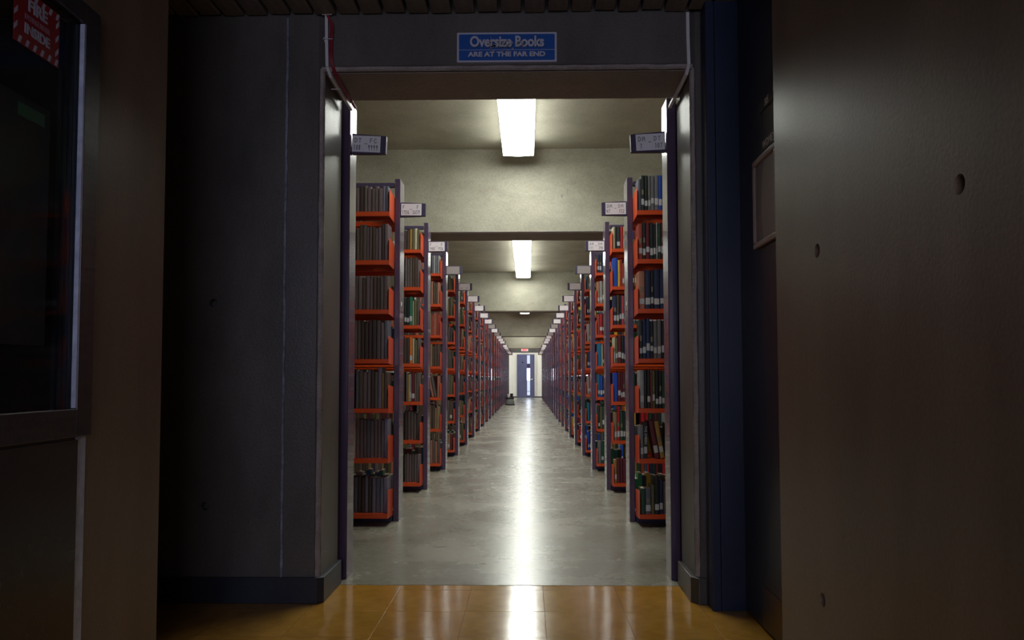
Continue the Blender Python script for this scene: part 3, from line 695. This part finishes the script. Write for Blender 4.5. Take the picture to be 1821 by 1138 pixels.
# ---------------------------------------------------------------- extinguisher cabinet on the left
cb = empty('fire_cabinet', (-1.0, 1.9, .74)); tag(cb, 'dark steel fire extinguisher cabinet with glass front in the left wall', 'cabinet')
# local y runs to the camera as negative; frame proud of the wall
m = MB()
m.box(0, .02, -.052, .012, 0, 1.045); m.box(0, .02, -.97, -.052, 0, .067); m.box(0, .02, -.97, -.052, .995, 1.045); m.box(0, .02, -.97, -.915, .067, .995)
m.build('frame', M['steel'], cb, .002)
m = MB(); m.box(.006, .019, -.0585, -.0525, .069, .993); m.build('glazing_bead', M['steel_sheen'], cb)
m = MB()
for i in range(4): m.box(-.016-.013*i, -.006-.013*i, -.040+.002*(i % 3), -.016, .06, 1.01)
m.build('cabinet_lining', M['lining'], cb)
bx('side_panel', M['black'], -.245, -.058, -.03, -.018, .05, 1.02, cb)
bx('back_panel', M['black'], -.255, -.245, -.905, -.02, .05, 1.02, cb)
bx('glass_pane', M['glass'], .004, .008, -.915, -.0585, .067, .995, cb)
# sticker on the glass
st = empty('sticker', (-.9915, 1.757, 1.590)); tag(st, 'red and white striped FIRE EXTINGUISHER INSIDE sticker on cabinet glass', 'sticker')
sw_, sh_ = .160, .125
MB().box(0, .0006, -sw_, 0, 0, sh_).build('sheet', M['red_sticker'], st)
m = MB()
for i in range(6):
    a = -sw_+.014+i*.026
    for z0 in (.002, sh_-.017): m.prism([(a, z0), (a+.009, z0), (a+.015, z0+.015), (a+.006, z0+.015)], 'x', .0006, .0009)
for i in range(3):
    z0 = .022+i*.032
    for a in (-.013, -sw_+.001): m.prism([(a, z0), (a+.011, z0+.012), (a+.011, z0+.024), (a, z0+.011)], 'x', .0006, .0009)
m.build('stripes', M['sticker_white'], st)
text('lettering', 'FIRE', .036, M['sticker_white'], st, (.001, -sw_/2, .0935), (PI/2, 0, PI/2), 1.05, .0012)
text('lettering', 'EXTINGUISHER', .0155, M['sticker_pale'], st, (.001, -sw_/2, .066), (PI/2, 0, PI/2), .83, .0008)
text('lettering', 'INSIDE', .030, M['sticker_white'], st, (.001, -sw_/2, .040), (PI/2, 0, PI/2), 1.0, .0010)
# what stands behind the glass
fe = empty('fire_extinguisher', (-1.13, 1.45, .80)); tag(fe, 'red fire extinguisher standing in the dark behind the cabinet glass', 'fire extinguisher')
m = MB().lathe([(.055, 0), (.06, .01), (.06, .36), (.045, .41), (.02, .43), (.02, .45)], (0, 0, 0), 20); m.build('cylinder', M['ext_red'], fe, smooth=True)
m = MB(); m.box(-.015, .015, -.02, .05, .45, .475); m.prism([(-.02, .475), (.10, .50), (.10, .51), (-.02, .495)], 'x', -.01, .01); m.build('valve_handle', M['black'], fe, .001)
MB().tube(smooth_path([(0, -.02, .46), (0, -.07, .44), (0, -.085, .3), (.01, -.07, .12)]), .009, 8).build('hose', M['black'], fe, smooth=True)
gl = empty('green_label', (-1.02, 1.765, 1.452)); tag(gl, 'small green label behind the cabinet glass below the red sticker', 'label')
MB().prism([(-.105, 0), (-.01, 0), (-.01, .028), (-.105, .028)], 'x', 0, .001).build('label_face', M['green'], gl)
MB().box(-.004, -.0002, -.30, .012, -.5, .045).build('backing_plate', M['black'], gl)
# lower service panel and the steel strip beside it, blue sheen in its colour
lp = empty('service_panel', (-.9992, 1.868, 0)); tag(lp, 'flat dark service panel below the fire extinguisher cabinet, left wall', 'panel')
MB().box(.0, .012, -.90, 0, .02, .733).build('panel_face', M['panel'], lp, .002)
MB().box(.0, .004, .006, .046, .02, .739).build('edge_strip', M['steel_sheen'], lp, .001)
# ---------------------------------------------------------------- stool far down the aisle
ks = empty('kick_stool', (-.50, 26.2, 0)); ks.scale = (.82, .82, .95); tag(ks, 'round grey step stool on the floor far down the aisle at left', 'stool')
m = MB().lathe([(.19, .03), (.195, .04), (.165, .19), (.16, .21)], (0, 0, 0), 24); m.build('drum', M['stool'], ks, smooth=True)
m = MB().lathe([(.165, .21), (.172, .22), (.172, .25), (.165, .262), (.15, .265)], (0, 0, 0), 24); m.build('tread', M['black'], ks)
m = MB().lathe([(.2, .0), (.205, .012), (.2, .03)], (0, 0, 0), 24); m.build('bumper_ring', M['black'], ks)
cu = MB().lathe([(.03, 0), (.038, .08), (.04, .11)], (0, 0, 0), 16).build('cup', M['card'], None, loc=(-.54, 26.17, .2525)); tag(cu, 'small white cup left standing on the grey step stool', 'cup')
bo = bx('box', M['black'], -.05, .05, -.03, .03, 0, .13, None, .004); bo.location = (-.44, 26.2, .2525); tag(bo, 'small dark box standing upright on the grey step stool', 'box')
